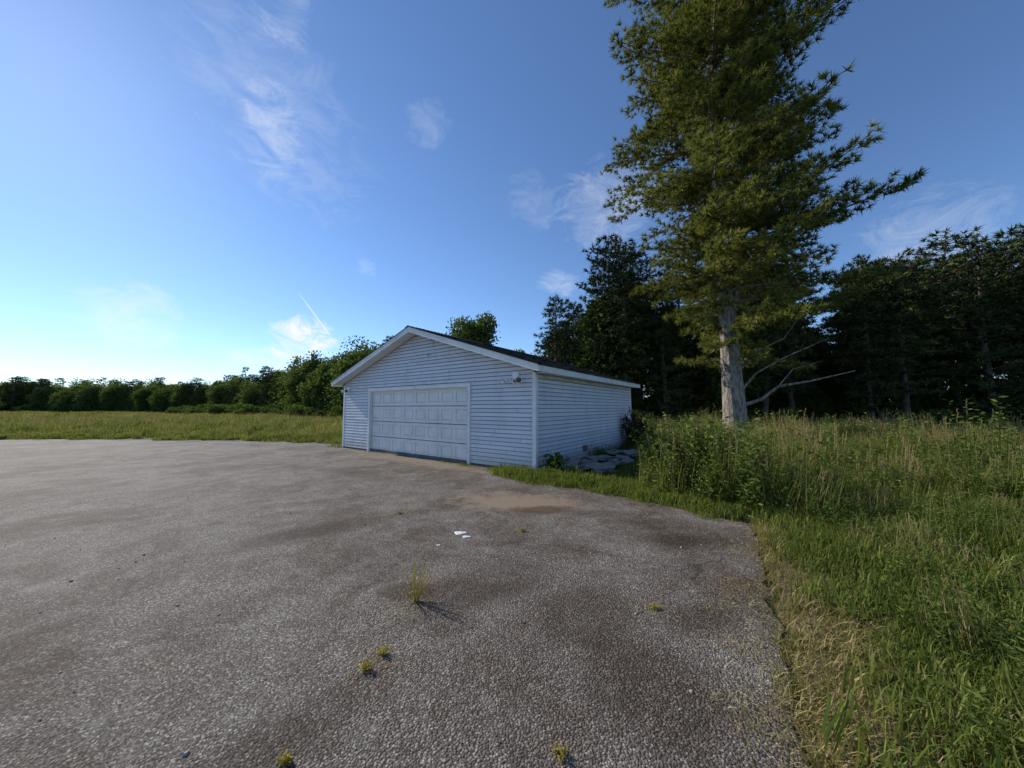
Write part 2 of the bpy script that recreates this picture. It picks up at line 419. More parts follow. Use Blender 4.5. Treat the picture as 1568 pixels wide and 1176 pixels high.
c = mix(nt, ramp(nt, med, [(0.46, 0), (0.70, 0.8)]), c, mix(nt, 1.0, c, (0.60, 0.50, 0.41), 'MULTIPLY'))
c = mix(nt, ramp(nt, med, [(0.30, 0.35), (0.44, 0)]), c, (0.36, 0.33, 0.29))
medw = mth(nt, 'MULTIPLY', mth(nt, 'SUBTRACT', med, 0.5), 1.9)
def spot(cx, cy, rx, ry, ang=0.0, soft=0.5):
    mp = N(nt, 'ShaderNodeMapping', vector_type='TEXTURE')
    mp.inputs['Location'].default_value = (cx, cy, 0); mp.inputs['Rotation'].default_value = (0, 0, ang)
    mp.inputs['Scale'].default_value = (rx, ry, 1)
    L(nt, co, mp.inputs[0])
    ln = N(nt, 'ShaderNodeVectorMath', operation='LENGTH'); L(nt, mp.outputs[0], ln.inputs[0])
    d = mth(nt, 'ADD', ln.outputs['Value'], medw)
    return ramp(nt, d, [(1-soft, 1), (1.0, 0)])
sand = mix(nt, noise(nt, co, 60, 2), (0.20, 0.148, 0.10), (0.35, 0.27, 0.19))
c = mix(nt, mth(nt, 'MULTIPLY', spot(0.1, 5.45, 1.25, 0.65, -0.2), 0.9), c, sand)
c = mix(nt, mth(nt, 'MULTIPLY', spot(-2.6, 9.5, 4.0, 0.55, -0.626), 0.6), c, sand)
for (cx, cy, rx, ry, an, s) in [(0.45, 5.05, 0.65, 0.24, 0.1, 0.9), (1.9, 3.9, 0.42, 0.30, 0, 0.8), (0.55, 2.6, 0.55, 0.45, 0.5, 0.65), (0.75, 1.95, 0.45, 0.5, 0.4, 0.7),
                            (-0.85, 2.85, 0.26, 0.19, 0, 0.85), (1.35, 2.5, 0.4, 0.2, 0.3, 0.75), (-2.4, 4.2, 0.9, 0.3, 0.6, 0.6), (-0.2, 3.0, 0.7, 0.35, 0.3, 0.55), (-3.3, 7.6, 1.6, 0.35, -0.6, 0.5), (-1.0, 1.7, 0.2, 0.7, -0.75, 0.45), (1.2, 4.9, 0.5, 0.2, 0, 0.5)]:
    c = mix(nt, mth(nt, 'MULTIPLY', spot(cx, cy, rx, ry, an), s), c, mix(nt, 1.0, c, (0.40, 0.33, 0.27), 'MULTIPLY'))
vc = N(nt, 'ShaderNodeTexVoronoi', feature='DISTANCE_TO_EDGE', voronoi_dimensions='2D'); vc.inputs['Scale'].default_value = 0.42
wv = N(nt, 'ShaderNodeVectorMath', operation='ADD'); L(nt, co, wv.inputs[0])
nc = N(nt, 'ShaderNodeTexNoise'); nc.inputs['Scale'].default_value = 1.6; nc.inputs['Detail'].default_value = 5; L(nt, co, nc.inputs['Vector'])
sc_ = N(nt, 'ShaderNodeVectorMath', operation='SCALE'); sc_.inputs['Scale'].default_value = 0.9; L(nt, nc.outputs['Color'], sc_.inputs[0])
L(nt, sc_.outputs[0], wv.inputs[1]); L(nt, wv.outputs[0], vc.inputs['Vector'])
crack = ramp(nt, vc.outputs['Distance'], [(0.0, 1), (0.007, 0)])
crack = mth(nt, 'MULTIPLY', crack, ramp(nt, big, [(0.44, 0), (0.56, 0.85)]))
c = mix(nt, crack, c, (0.04, 0.034, 0.028))
b = N(nt, 'ShaderNodeBsdfPrincipled'); b.inputs['Roughness'].default_value = 0.8
b.inputs['Specular IOR Level'].default_value = 0.25
L(nt, c, b.inputs['Base Color'])
hh = mth(nt, 'ADD', mth(nt, 'MULTIPLY', edge, 0.65), mth(nt, 'MULTIPLY', sep2.outputs[0], 0.35))
L(nt, bump(nt, hh, 0.95, 0.006), b.inputs['Normal'])
L(nt, b.outputs[0], out.inputs[0]); me.materials.append(m)
obj('asphalt_driveway', me)

# ------------------------------------------------------------ garage
G = empty('garage', (GO[0], GO[1], 0), (0, 0, math.atan2(GXv[1], GXv[0])))
W, D = GW, GD
m, nt, out = new_mat('vinyl_siding')
tc = N(nt, 'ShaderNodeTexCoord'); co = tc.outputs['Object']
at = N(nt, 'ShaderNodeAttribute', attribute_name='rnd')
c = mix(nt, at.outputs['Fac'], (0.60, 0.61, 0.645), (0.70, 0.71, 0.74))
mp = N(nt, 'ShaderNodeMapping'); mp.inputs['Scale'].default_value = (1, 1, 0.35); L(nt, co, mp.inputs[0])
c = mix(nt, ramp(nt, noise(nt, mp.outputs[0], 2.2, 5, 0.7), [(0.48, 0), (0.85, 0.6)]), c, (0.36, 0.37, 0.37))
sx = N(nt, 'ShaderNodeSeparateXYZ'); L(nt, co, sx.inputs[0])
lowd = mth(nt, 'MULTIPLY', ramp(nt, sx.outputs[2], [(0.05, 1), (0.5, 0)]), noise(nt, co, 6, 4))
c = mix(nt, mth(nt, 'MULTIPLY', lowd, 0.9), c, (0.28, 0.26, 0.21))
b = N(nt, 'ShaderNodeBsdfPrincipled'); b.inputs['Roughness'].default_value = 0.5
L(nt, c, b.inputs['Base Color']); L(nt, bump(nt, noise(nt, co, 3, 2), 0.15, 0.02), b.inputs['Normal'])
L(nt, b.outputs[0], out.inputs[0]); m_sid = m
m_trim = plain('white_trim', (0.82, 0.82, 0.81), 0.45, 0.12, 2.0, (0.62, 0.62, 0.59))
m_door = plain('door_paint', (0.80, 0.78, 0.76), 0.4, 0.10, 1.6, (0.64, 0.62, 0.58))
m_dark = plain('dark_gap', (0.02, 0.02, 0.02), 0.9, 0.1)
m_conc = plain('foundation_concrete', (0.16, 0.15, 0.14), 0.9, 0.3, 5, (0.07, 0.065, 0.06), 0.01)
m_cream = plain('cream_board', (0.62, 0.60, 0.50), 0.6, 0.2, 3)
m_shade_line = plain('siding_shade_line', (0.25, 0.26, 0.29), 0.8, 0.1)  # shadow lines between the laps, painted in as a darker colour

SL = (3.93-2.45)/(W/2+0.3)
def roof_z(x): return 2.45 + SL*(min(x, W-x)+0.3)
def gable_z(x): return roof_z(x) - 0.17
CO = 0.1016; OUT = 0.019
z_base = 0.06
rg = np.random.default_rng(11)
mb = MB()
dx0, dx1, dz = 1.70, 6.50, 2.14
def lap(pt, a0, a1, b0, b1, z0, z1, r):
    o = OUT; zm = z0+(z1-z0)*0.82
    m0 = a0+(b0-a0)*0.82; m1 = a1+(b1-a1)*0.82
    mb.add([[pt(a0, o, z0), pt(a1, o, z0), pt(m1, 0.007, zm), pt(m0, 0.007, zm)]], 0, r)
    mb.add([[pt(m0, 0.007, zm), pt(m1, 0.007, zm), pt(b1, 0.0, z1), pt(b0, 0.0, z1)]], 3, r)  # recessed strip takes the painted shade tone
    mb.add([[pt(a0, 0, z0), pt(a1, 0, z0), pt(a1, o, z0), pt(a0, o, z0)]], 3, r)  # lap underside, painted shade tone too
def xr(z):
    zt = z + 0.17
    if zt <= roof_z(0): return 0.0, W
    x = (zt-2.45)/SL-0.3
    return x, W-x
def course_front(pt, door):
    z = z_base
    while True:
        z0, z1 = z, z+CO
        a, bb = xr(z0); c_, d_ = xr(z1)
        if bb-a < 0.15: break
        if d_ < c_: c_ = d_ = W/2
        segs = [(a, bb, c_, d_)]
        if door and z0 < dz:
            segs = [(a, dx0, c_, dx0), (dx1, bb, dx1, d_)]
        for (s0, s1, t0, t1) in segs:
            cuts = [s0]; x = s0 + rg.uniform(0.6, 3.6)
            while x < s1-0.25:
                if x > max(s0, t0)+0.25 and x < min(s1, t1)-0.25: cuts.append(x)
                x += 3.66 if rg.random() < 0.5 else rg.uniform(1.5, 3.0)
            cuts.append(s1)
            for i in range(len(cuts)-1):
                p0, p1 = cuts[i], cuts[i+1]
                q0 = t0 if i == 0 else p0; q1 = t1 if i == len(cuts)-2 else p1
                lift = 0.003*(i % 2)
                lap(lambda x, o, zz: pt(x, o+lift, zz), p0, p1, q0, q1, z0, z1, rg.random())
                if i < len(cuts)-2:
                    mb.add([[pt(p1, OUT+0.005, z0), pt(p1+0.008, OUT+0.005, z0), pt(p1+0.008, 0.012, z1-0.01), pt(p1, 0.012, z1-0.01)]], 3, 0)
        z = z1
course_front(lambda x, o, z: (x, -o, z), True)
course_front(lambda x, o, z: (x, D+o, z), False)
def course_side(pt):
    z = z_base
    while z < 2.28:
        z1 = min(z+CO, 2.30)
        cuts = [0, *sorted(rg.uniform(0.8, D-0.8, 1)), D]
        for i in range(len(cuts)-1):
            lift = 0.003*(i % 2)
            lap(lambda x, o, zz: pt(x, o+lift, zz), cuts[i], cuts[i+1], cuts[i], cuts[i+1], z, z1, rg.random())
        z = z1
course_side(lambda y, o, z: (W+o, y, z))
course_side(lambda y, o, z: (-o, y, z))
t = 0.12
mb.box(0.01, dx0, 0.01, t, 0, 2.4, 1); mb.box(dx1, W-0.01, 0.01, t, 0, 2.4, 1)
mb.box(0.01, W-0.01, D-t, D-0.01, 0, 2.4, 1)
mb.box(0.01, t, t, D-t, 0, 2.3, 1); mb.box(W-t, W-0.01, t, D-t, 0, 2.3, 1)
for y0, y1 in ((0.012, t+0.002), (D-t-0.002, D-0.012)):
    xa, xb = (0.02, W-0.02) if y0 > 1 else (dx0+0.001, dx1-0.001)
    mb.add([[(xa, y0, dz), (xb, y0, dz), (xb, y0, gable_z(xb)-0.01), (W/2, y0, gable_z(W/2)-0.01), (xa, y0, gable_z(xa)-0.01)]], 1)
    mb.add([[(xa, y1, dz), (xb, y1, dz), (xb, y1, gable_z(xb)-0.01), (W/2, y1, gable_z(W/2)-0.01), (xa, y1, gable_z(xa)-0.01)]], 1)
obj('walls', mb.mesh('garage_walls', [m_sid, m_conc, m_trim, m_shade_line]), G)
mb = MB(); mb.box(0.02, W-0.005, 0.02, D-0.02, -0.3, z_base+0.03, 0)
obj('foundation', mb.mesh('garage_foundation', [m_conc]), G)
mb = MB()
cw = 0.075; pr = 0.022
for x in (0, W):
    for y in (0, D):
        sx_ = -1 if x == 0 else 1; sy_ = -1 if y == 0 else 1
        xa, xb = sorted((x+sx_*pr, x-sx_*cw)); ya, yb = sorted((y+sy_*pr, y-sy_*0.004))
        mb.box(xa, xb, ya, yb, z_base-0.03, 2.32)
        xa, xb = sorted((x+sx_*pr, x-sx_*0.004)); ya, yb = sorted((y-sy_*0.0042, y-sy_*cw))
        mb.box(xa, xb, ya, yb, z_base-0.03, 2.30)
tw = 0.085
mb.box(dx0-0.012, dx0+tw, -0.038, 0.10, -0.02, dz-tw)
mb.box(dx1-tw, dx1+0.012, -0.038, 0.10, -0.02, dz-tw)
mb.box(dx0-0.012, dx1+0.012, -0.040, 0.10, dz-tw+0.002, dz+0.012)
mb.box(dx0-0.02, dx1+0.02, -0.050, 0.0, dz+0.014, dz+0.03)
mb.box(dx0+tw+0.001, dx0+tw+0.03, 0.02, 0.045, 0, dz-tw-0.001)
mb.box(dx1-tw-0.03, dx1-tw-0.001, 0.02, 0.045, 0, dz-tw-0.001)
mb.box(dx0+tw+0.031, dx1-tw-0.031, 0.02, 0.045, dz-tw-0.035, dz-tw-0.001)
ro = 0.36; eo = 0.30; fh = 0.155
for (yy, sgn) in ((-ro, 1), (D+ro, -1)):
    y0, y1 = sorted((yy, yy+sgn*0.022))
    for xa, xb in ((-eo, W/2), (W/2, W+eo)):
        za, zb = 2.45+SL*(min(xa, W-xa)+0.3), 2.45+SL*(min(xb, W-xb)+0.3)
        mb.hexa([(xa, y0, za-fh-0.005), (xb, y0, zb-fh-0.005), (xb, y1, zb-fh-0.005), (xa, y1, za-fh-0.005), (xa, y0, za-0.003), (xb, y0, zb-0.003), (xb, y1, zb-0.003), (xa, y1, za-0.003)])
        y2, y3 = sorted((yy-sgn*0.012, yy-sgn*0.001))
        mb.hexa([(xa, y2, za-0.05), (xb, y2, zb-0.05), (xb, y3, zb-0.05), (xa, y3, za-0.05), (xa, y2, za-0.002), (xb, y2, zb-0.002), (xb, y3, zb-0.002), (xa, y3, za-0.002)])
        ya, yb = (-ro+0.024, -0.001) if sgn == 1 else (D+0.001, D+ro-0.024)
        za -= 0.14; zb -= 0.14
        mb.hexa([(xa+0.002, ya, za-0.012), (xb-0.002, ya, zb-0.012), (xb-0.002, yb, zb-0.012), (xa+0.002, yb, za-0.012), (xa+0.002, ya, za), (xb-0.002, ya, zb), (xb-0.002, yb, zb), (xa+0.002, yb, za)])
for xx, sg in ((W+eo, 1), (-eo, -1)):
    xa, xb = sorted((xx-sg*0.002, xx-sg*0.022))
    mb.box(xa, xb, -ro+0.024, D+ro-0.024, 2.45-fh+0.0, 2.445)
    xa, xb = sorted((xx-sg*0.0225, xx-sg*(eo-0.001)))
    mb.box(xa, xb, 0.002, D-0.002, 2.298, 2.31)
obj('trim', mb.mesh('garage_trim', [m_trim]), G)
mb = MB(); mb.box(W+0.03, W+0.045, 0.35, D-1.3, 2.20, 2.285, 0)
obj('frieze_board', mb.mesh('garage_frieze', [m_cream]), G)
m, nt, out = new_mat('shingles')
tc = N(nt, 'ShaderNodeTexCoord'); at = N(nt, 'ShaderNodeAttribute', attribute_name='rnd')
c = ramp(nt, at.outputs['Fac'], [(0, (0.03, 0.026, 0.023)), (0.6, (0.055, 0.047, 0.042)), (1, (0.10, 0.085, 0.075))])
c = mix(nt, noise(nt, tc.outputs['Object'], 120, 2), c, (0.02, 0.02, 0.02))
b = N(nt, 'ShaderNodeBsdfPrincipled'); b.inputs['Roughness'].default_value = 0.95
L(nt, c, b.inputs['Base Color']); L(nt, b.outputs[0], out.inputs[0]); m_sh = m
mb = MB()
for side in (0, 1):
    Ls = (W/2+eo+0.02)
    nco = 33; cs = Ls/nco
    def rp(s, y, up):
        x = -eo-0.02 + s; z = 2.45 + SL*(x+0.3) + up
        return (x, y, z) if side == 0 else (W-x, y, z)
    mb.add([[rp(0, -ro-0.03, 0), rp(Ls, -ro-0.03, 0), rp(Ls, D+ro+0.03, 0), rp(0, D+ro+0.03, 0)]], 0, 0)
    mb.add([[rp(0, -ro-0.03, 0), rp(Ls, -ro-0.03, 0), rp(Ls, -ro-0.03, 0.014), rp(0, -ro-0.03, 0.014)]], 0, 0.2)
    mb.add([[rp(0, D+ro+0.03, 0), rp(Ls, D+ro+0.03, 0), rp(Ls, D+ro+0.03, 0.014), rp(0, D+ro+0.03, 0.014)]], 0, 0.2)
    for i in range(nco):
        y = -ro-0.03; s0 = i*cs
        first = rg.uniform(0.1, 0.3)
        while y < D+ro+0.03:
            w = first if first else 0.305; first = 0
            y1 = min(y+w, D+ro+0.03)
            u0 = 0.014 + rg.uniform(0, 0.010) + (0.03 if rg.random() < 0.05 else 0); u1 = 0.005
            sj = s0 - rg.uniform(0, 0.012); g = 0.004
            s1 = min(s0+cs*1.02, Ls)
            mb.add([[rp(sj, y+g, u0), rp(sj, y1-g, u0), rp(s1, y1-g, u1), rp(s1, y+g, u1)],
                    [rp(sj, y+g, 0.0), rp(sj, y1-g, 0.0), rp(sj, y1-g, u0), rp(sj, y+g, u0)]], 0, rg.random())
            y = y1
yy = -ro-0.03
while yy < D+ro:
    y1 = min(yy+0.15, D+ro+0.03); zc = 3.93
    for sd in (-1, 1):
        mb.add([[(W/2, yy, zc+0.045), (W/2+sd*0.15, yy, zc-0.15*SL+0.03), (W/2+sd*0.15, y1+0.02, zc-0.15*SL+0.018), (W/2, y1+0.02, zc+0.03)],
                [(W/2, yy, zc), (W/2+sd*0.15, yy, zc-0.15*SL), (W/2+sd*0.15, yy, zc-0.15*SL+0.03), (W/2, yy, zc+0.045)]], 0, rg.random())
    yy = y1
obj('roof', mb.mesh('garage_roof', [m_sh]), G)
mb = MB()
a0, a1 = dx0+tw+0.002, dx1-tw-0.002; top = dz-tw-0.002; dy = 0.055
nr, ncol = 4, 8
sh = top/nr; sw = (a1-a0)/ncol
for r in range(nr):
    z0, z1 = r*sh+0.004+0.012, (r+1)*sh-0.005
    for cidx in range(ncol):
        x0, x1 = a0+cidx*sw, a0+(cidx+1)*sw
        px0, px1, pz0, pz1 = x0+0.055, x1-0.055, z0+0.075, z1-0.075
        def ring(i, d):
            return [(px0+i, dy+d, pz0+i), (px1-i, dy+d, pz0+i), (px1-i, dy+d, pz1-i), (px0+i, dy+d, pz1-i)]
        outer = [(x0, dy, z0), (x1, dy, z0), (x1, dy, z1), (x0, dy, z1)]
        rings = [outer, ring(0, 0), ring(0.010, 0.022), ring(0.030, 0.022), ring(0.050, 0.001)]
        for A, B in zip(rings[:-1], rings[1:]):
            for i in range(4):
                j = (i+1) % 4
                mb.add([[A[i], A[j], B[j], B[i]]], 0)
        mb.add([rings[-1]], 0)
    for z, zz in ((z0, -1), (z1, 1)):
        mb.add([[(a0, dy, z), (a1, dy, z), (a1, dy+0.03, z+zz*0.003), (a0, dy+0.03, z+zz*0.003)]], 0)
mb.add([[(a0, dy+0.032, 0), (a1, dy+0.032, 0), (a1, dy+0.032, top), (a0, dy+0.032, top)]], 1)
mb.box(a0, a1, dy-0.004, dy+0.03, 0.002, 0.022, 1)
mb.box((a0+a1)/2-0.07, (a0+a1)/2+0.07, dy-0.03, dy-0.012, 0.09, 0.11, 2)
obj('garage_door', mb.mesh('garage_door', [m_door, m_dark, m_trim]), G)
def lathe(mb, org, axis_, prof, sides=14, mat=0):
    ax = nrm(np.array(axis_, float)); ref = np.array([0, 0, 1.0]) if abs(ax[2]) < 0.9 else np.array([1.0, 0, 0])
    A = nrm(np.cross(ax, ref)); B = np.cross(ax, A)
    th = np.linspace(0, 2*np.pi, sides, endpoint=False)
    rings = [np.array(org)+ax*d+r*(A*np.cos(th)[:, None]+B*np.sin(th)[:, None]) for d, r in prof]
    for p, q in zip(rings[:-1], rings[1:]):
        mb.add(np.stack([p, np.roll(p, -1, 0), np.roll(q, -1, 0), q], 1), mat)
m_glass = plain('lamp_glass', (0.10, 0.10, 0.10), 0.15, 0.1)
m_lamp = plain('lamp_housing', (0.84, 0.84, 0.83), 0.4, 0.05)
def flood(name, x, z, s=1.0):
    mb = MB()
    mb.box(x-0.075*s, x+0.075*s, -0.06, -0.022, z-0.11*s, z+0.11*s)
    mb.box(x-0.09*s, x+0.09*s, -0.028, -0.0205, z-0.125*s, z+0.125*s)
    for hx in (-1, 1):
        o = np.array([x+hx*0.05*s, -0.07, z-0.02*s])
        e = o+np.array([hx*0.06*s, -0.06, -0.01])
        mb.tube([o+np.array([0, 0.02, 0]), o, e], 0.014*s, 6, 0)
        ax = (hx*0.65, -0.7, -0.35)
        lathe(mb, e-nrm(ax)*0.02, ax, [(0, 0.001), (0, 0.03*s), (0.04*s, 0.035*s), (0.12*s, 0.065*s), (0.14*s, 0.068*s), (0.135*s, 0.058*s)], 14, 0)
        lathe(mb, e-nrm(ax)*0.02, ax, [(0.132*s, 0.06*s), (0.142*s, 0.03*s), (0.145*s, 0.001)], 14, 1)
    lathe(mb, (x, -0.06, z-0.07*s), (0, -1, -0.3), [(0, 0.032*s), (0.03*s, 0.03*s), (0.045*s, 0.001)], 12, 1)
    obj(name, mb.mesh(name, [m_lamp, m_glass]), G)
flood('floodlight_right', 8.0, 2.22, 1.15)
flood('floodlight_left', 0.34, 2.16, 0.9)
mb = MB()
mb.box(4.9, 5.04, -0.09, -0.01, 3.56, 3.64); mb.box(4.93, 4.96, -0.07, -0.04, 3.48, 3.56)
mb.tube([(4.78, -0.02, 3.05), (4.8, -0.07, 3.06), (4.86, -0.07, 3.1)], 0.014, 6, 0)
mb.tube([(5.0, -0.03, 3.56), (5.02, -0.025, 3.4), (4.99, -0.02, 3.3)], 0.006, 4, 0)
obj('junction_box', mb.mesh('junction_box', [plain('grey_metal', (0.35, 0.35, 0.36), 0.5)]), G)
mb = MB()
mb.box(W+0.012, W+0.06, 2.55, 2.80, 0.24, 0.38)
mb.hexa([(W+0.015, 2.53, 0.382), (W+0.11, 2.53, 0.36), (W+0.11, 2.82, 0.36), (W+0.015, 2.82, 0.382), (W+0.015, 2.53, 0.40), (W+0.11, 2.53, 0.37), (W+0.11, 2.82, 0.37), (W+0.015, 2.82, 0.40)])
for i in range(4): mb.box(W+0.06, W+0.075, 2.56, 2.79, 0.25+i*0.03, 0.262+i*0.03)
obj('wall_vent', mb.mesh('wall_vent', [plain('terracotta', (0.34, 0.18, 0.14), 0.8, 0.2)]), G)

# ------------------------------------------------------------ broken paving slabs beside the garage
m_slab = plain('weathered_slab', (0.38, 0.345, 0.31), 0.9, 0.3, 6, (0.13, 0.11, 0.09), 0.012)
mb = MB(); rg = np.random.default_rng(8)
for i in range(36):
    lx = W+rg.uniform(0.35, 1.5); ly = rg.uniform(0.5, 4.6)
    nn = rg.integers(4, 8); an = np.linspace(0, 6.28, nn, endpoint=False)+rg.uniform(-.35, .35, nn)
    s_ = rg.choice([0.5, 1.0, 1.0]); sx_, sy_ = rg.uniform(0.16, 0.34)*s_, rg.uniform(0.22, 0.55)*s_
    pz = 0.03+rg.uniform(0, 0.06)+0.002*i
    tx, ty = rg.uniform(-0.2, 0.2), rg.uniform(-0.16, 0.16)
    ring = np.array([(lx+sx_*rg.uniform(0.75, 1.15)*math.cos(t_), ly+sy_*rg.uniform(0.75, 1.15)*math.sin(t_), 0) for t_ in an])
    z = pz + (ring[:, 0]-lx)*tx + (ring[:, 1]-ly)*ty
    topr = ring.copy(); topr[:, 2] = z+0.035; botr = ring.copy(); botr[:, 2] = z
    mb.add([topr], 0); mb.add([botr[::-1]], 0)
    mb.add(np.stack([botr, np.roll(botr, -1, 0), np.roll(topr, -1, 0), topr], 1), 0)
obj('broken_paving_slabs', mb.mesh('broken_paving_slabs', [m_slab]), loc=(GO[0], GO[1], 0), rot=(0, 0, math.atan2(GXv[1], GXv[0])))

# ------------------------------------------------------------ grass
M_g1 = foliage_mat('grass_green', (0.045, 0.075, 0.016), (0.115, 0.155, 0.036), (0.28, 0.30, 0.085), 0.38, 0.5)
M_g2 = foliage_mat('grass_dry', (0.15, 0.12, 0.05), (0.30, 0.24, 0.115), (0.50, 0.41, 0.21), 0.3, 0.5)
M_weed = foliage_mat('weed_leaves', (0.032, 0.06, 0.016), (0.085, 0.125, 0.03), (0.19, 0.235, 0.06), 0.32)
def blades(mb, rg, n, rad, h0, h1, w, mat=0, lean=0.35):
    r = rad*np.sqrt(rg.random(n)); a = rg.uniform(0, 6.283, n)
    B = np.stack([r*np.cos(a), r*np.sin(a), np.full(n, -0.03)], 1)
    h = rg.uniform(h0, h1, n); az = rg.uniform(0, 6.283, n); ln = rg.uniform(0.05, lean, n)*h*1.6
    dv = np.stack([np.cos(az), np.sin(az), np.zeros(n)], 1); sd = np.stack([-np.sin(az), np.cos(az), np.zeros(n)], 1)
    wv = (w*rg.uniform(0.6, 1.3, n))[:, None]; rn = rg.random(n)
    Z = np.array([0, 0, 1.0])
    p1 = B+dv*(ln*0.18)[:, None]+Z*(h*0.5)[:, None]; p2 = B+dv*ln[:, None]*0.55+Z*(h*0.85)[:, None]; p3 = B+dv*ln[:, None]+Z*(h*(1-0.1*rg.random(n)))[:, None]
    mb.add(np.stack([B-sd*wv/2, B+sd*wv/2, p1+sd*wv*0.45, p1-sd*wv*0.45], 1), mat, rn)
    mb.add(np.stack([p1-sd*wv*0.45, p1+sd*wv*0.45, p2+sd*wv*0.28, p2-sd*wv*0.28], 1), mat, rn)
    mb.add(np.stack([p2-sd*wv*0.28, p2+sd*wv*0.28, p3], 1), mat, rn)
def seedheads(mb, rg, n, rad, h0, h1):
    r = rad*np.sqrt(rg.random(n)); a = rg.uniform(0, 6.283, n); h = rg.uniform(h0, h1, n)
    for i in range(n):
        b0 = np.array([r[i]*math.cos(a[i]), r[i]*math.sin(a[i]), 0]); e = b0+np.array([*rg.normal(size=2)*0.1*h[i], h[i]])
        mb.tube([b0, (b0+e)/2, e], [0.002, 0.002, 0.0015], 3, 1, 0.5)
        k = 8; C = e-(e-b0)*np.linspace(0, 0.22, k)[:, None]
        mb.add(spikes(C, np.tile(nrm(e-b0), (k, 1)), 2, 0.035, 0.007, 0.45, rg), 1, 0.75)
def weed(mb, rg, n, rad, h0, h1, ls, mat=2):
    for i in range(n):
        r = rad*math.sqrt(rg.random()); a = rg.uniform(0, 6.28); h = rg.uniform(h0, h1)
        b0 = np.array([r*math.cos(a), r*math.sin(a), -0.03]); lean = rg.normal(size=2)*0.15*h
        tp = b0+np.array([lean[0], lean[1], h])
        mb.tube([b0, (b0+tp)/2+np.array([0.01, 0, 0]), tp], [0.004, 0.003, 0.0015], 3, mat, 0.3)
        k = int(h/0.04)+3; t = np.linspace(0.15, 1, k)
        C = b0+(tp-b0)*t[:, None]; th = np.arange(k)*2.4+rg.uniform(0, 6)
        Dd = np.stack([np.cos(th), np.sin(th), np.full(k, 0.35)], 1)
        mb.add(leaves(C, Dd, ls, rg, 0.36, 0.25), mat, rg.uniform(0.2, 1, k))
gm = []
def gv(fn):
    mb = MB(); fn(mb); gm.append(mb.mesh('tuft_%02d' % len(gm), [M_g1, M_g2, M_weed]))
rg = np.random.default_rng(31)
gv(lambda m: (blades(m, rg, 150, 0.26, 0.3, 0.75, 0.010), blades(m, rg, 18, 0.26, 0.4, 0.85, 0.006, 1, 0.2), seedheads(m, rg, 4, 0.25, 0.6, 0.95)))
gv(lambda m: (blades(m, rg, 130, 0.30, 0.25, 0.65, 0.012), blades(m, rg, 12, 0.3, 0.4, 0.8, 0.006, 1, 0.2)))
gv(lambda m: (blades(m, rg, 100, 0.30, 0.3, 0.65, 0.010), blades(m, rg, 70, 0.3, 0.35, 0.8, 0.007, 1, 0.25), seedheads(m, rg, 14, 0.28, 0.6, 1.0)))
gv(lambda m: (weed(m, rg, 12, 0.28, 0.25, 0.6, 0.065), blades(m, rg, 60, 0.3, 0.2, 0.5, 0.010)))
gv(lambda m: (blades(m, rg, 110, 0.22, 0.06, 0.20, 0.008), weed(m, rg, 8, 0.2, 0.05, 0.14, 0.05)))
gv(lambda m: (blades(m, rg, 90, 0.20, 0.03, 0.12, 0.006, 1, 0.9), blades(m, rg, 25, 0.2, 0.05, 0.12, 0.006, 0, 0.8)))
gv(lambda m: (blades(m, rg, 180, 0.7, 0.3, 0.6, 0.028), blades(m, rg, 45, 0.7, 0.35, 0.75, 0.016, 1, 0.25)))
gv(lambda m: (blades(m, rg, 110, 0.7, 0.3, 0.55, 0.028), weed(m, rg, 16, 0.7, 0.3, 0.65, 0.10)))
gv(lambda m: (weed(m, rg, 18, 0.32, 0.3, 0.75, 0.07),))
gv(lambda m: (weed(m, rg, 7, 0.25, 0.7, 1.15, 0.08), blades(m, rg, 40, 0.25, 0.5, 0.95, 0.012), seedheads(m, rg, 4, 0.2, 0.9, 1.2)))
GC = source_coll('tufts', gm)
def sample(n, x0, x1, y0, y1, rg, dmin=0.03, gmin=0.1):
    P = np.stack([rg.uniform(x0, x1, n), rg.uniform(y0, y1, n)], 1)
    d = seg_dist(P, ASPH); g = seg_dist(P, GAR)
    k = (d > dmin) & (g > gmin)
    return P[k], d[k], g[k]
PP = []; II = []; SS = []
def emit(P, idx, s):
    PP.append(P); II.append(np.asarray(idx)); SS.append(np.asarray(s))
rg = np.random.default_rng(77)
P, d, g = sample(5200, -1, 19, 0, 19, rg, 0.35)
wedge = (P[:, 0] < 0.41*P[:, 1]-0.05) & (P[:, 1] < 10.5)
near = P[:, 1] < 4.4
k = (d < 16) & ~slabzone(P) & ~wedge & (d > np.where(near, 0.75, 0.4)+0.15*np.sin(P[:, 0]*5)); P = P[k]; d = d[k]
u = rg.random(len(P)); pn = 0.5+0.5*np.sin(P[:, 0]*1.1+2)*np.cos(P[:, 1]*0.8)
farw = np.clip((P[:, 1]-7)/5, 0, 1)
idx = np.select([u < 0.20, u < 0.36, u < 0.38+(0.18+0.28*farw)*pn, u < 0.82, u < 0.96], [0, 1, 2, 3, 8], 9)
hs = np.where(P[:, 1] < 4.8, 0.7, 1.0)
clump = 0.8+0.35*np.sin(P[:, 0]*1.7+0.8)*np.sin(P[:, 1]*1.3+2)
emit(P, idx, np.clip(0.4+d*0.22, 0.4, 1.0)*hs*clump*rg.uniform(0.6, 1.25, len(P)))
P, d, g = sample(26000, -1, 6.5, -1, 9.0, rg, 0.0)
lim = np.where(P[:, 1] < 4.4, 1.0, 0.75); k = (d < lim) & ~slabzone(P); P = P[k]; d = d[k]
k = rg.random(len(P)) < 0.33; P = P[k]; d = d[k]
pr_dry = np.clip(1.25-d*1.5+0.3*(P[:, 1] < 3.0), 0, 1); pr_dry *= np.where(P[:, 1] > 4.7, 0.35, 1)
dr = rg.random(len(P)) < pr_dry
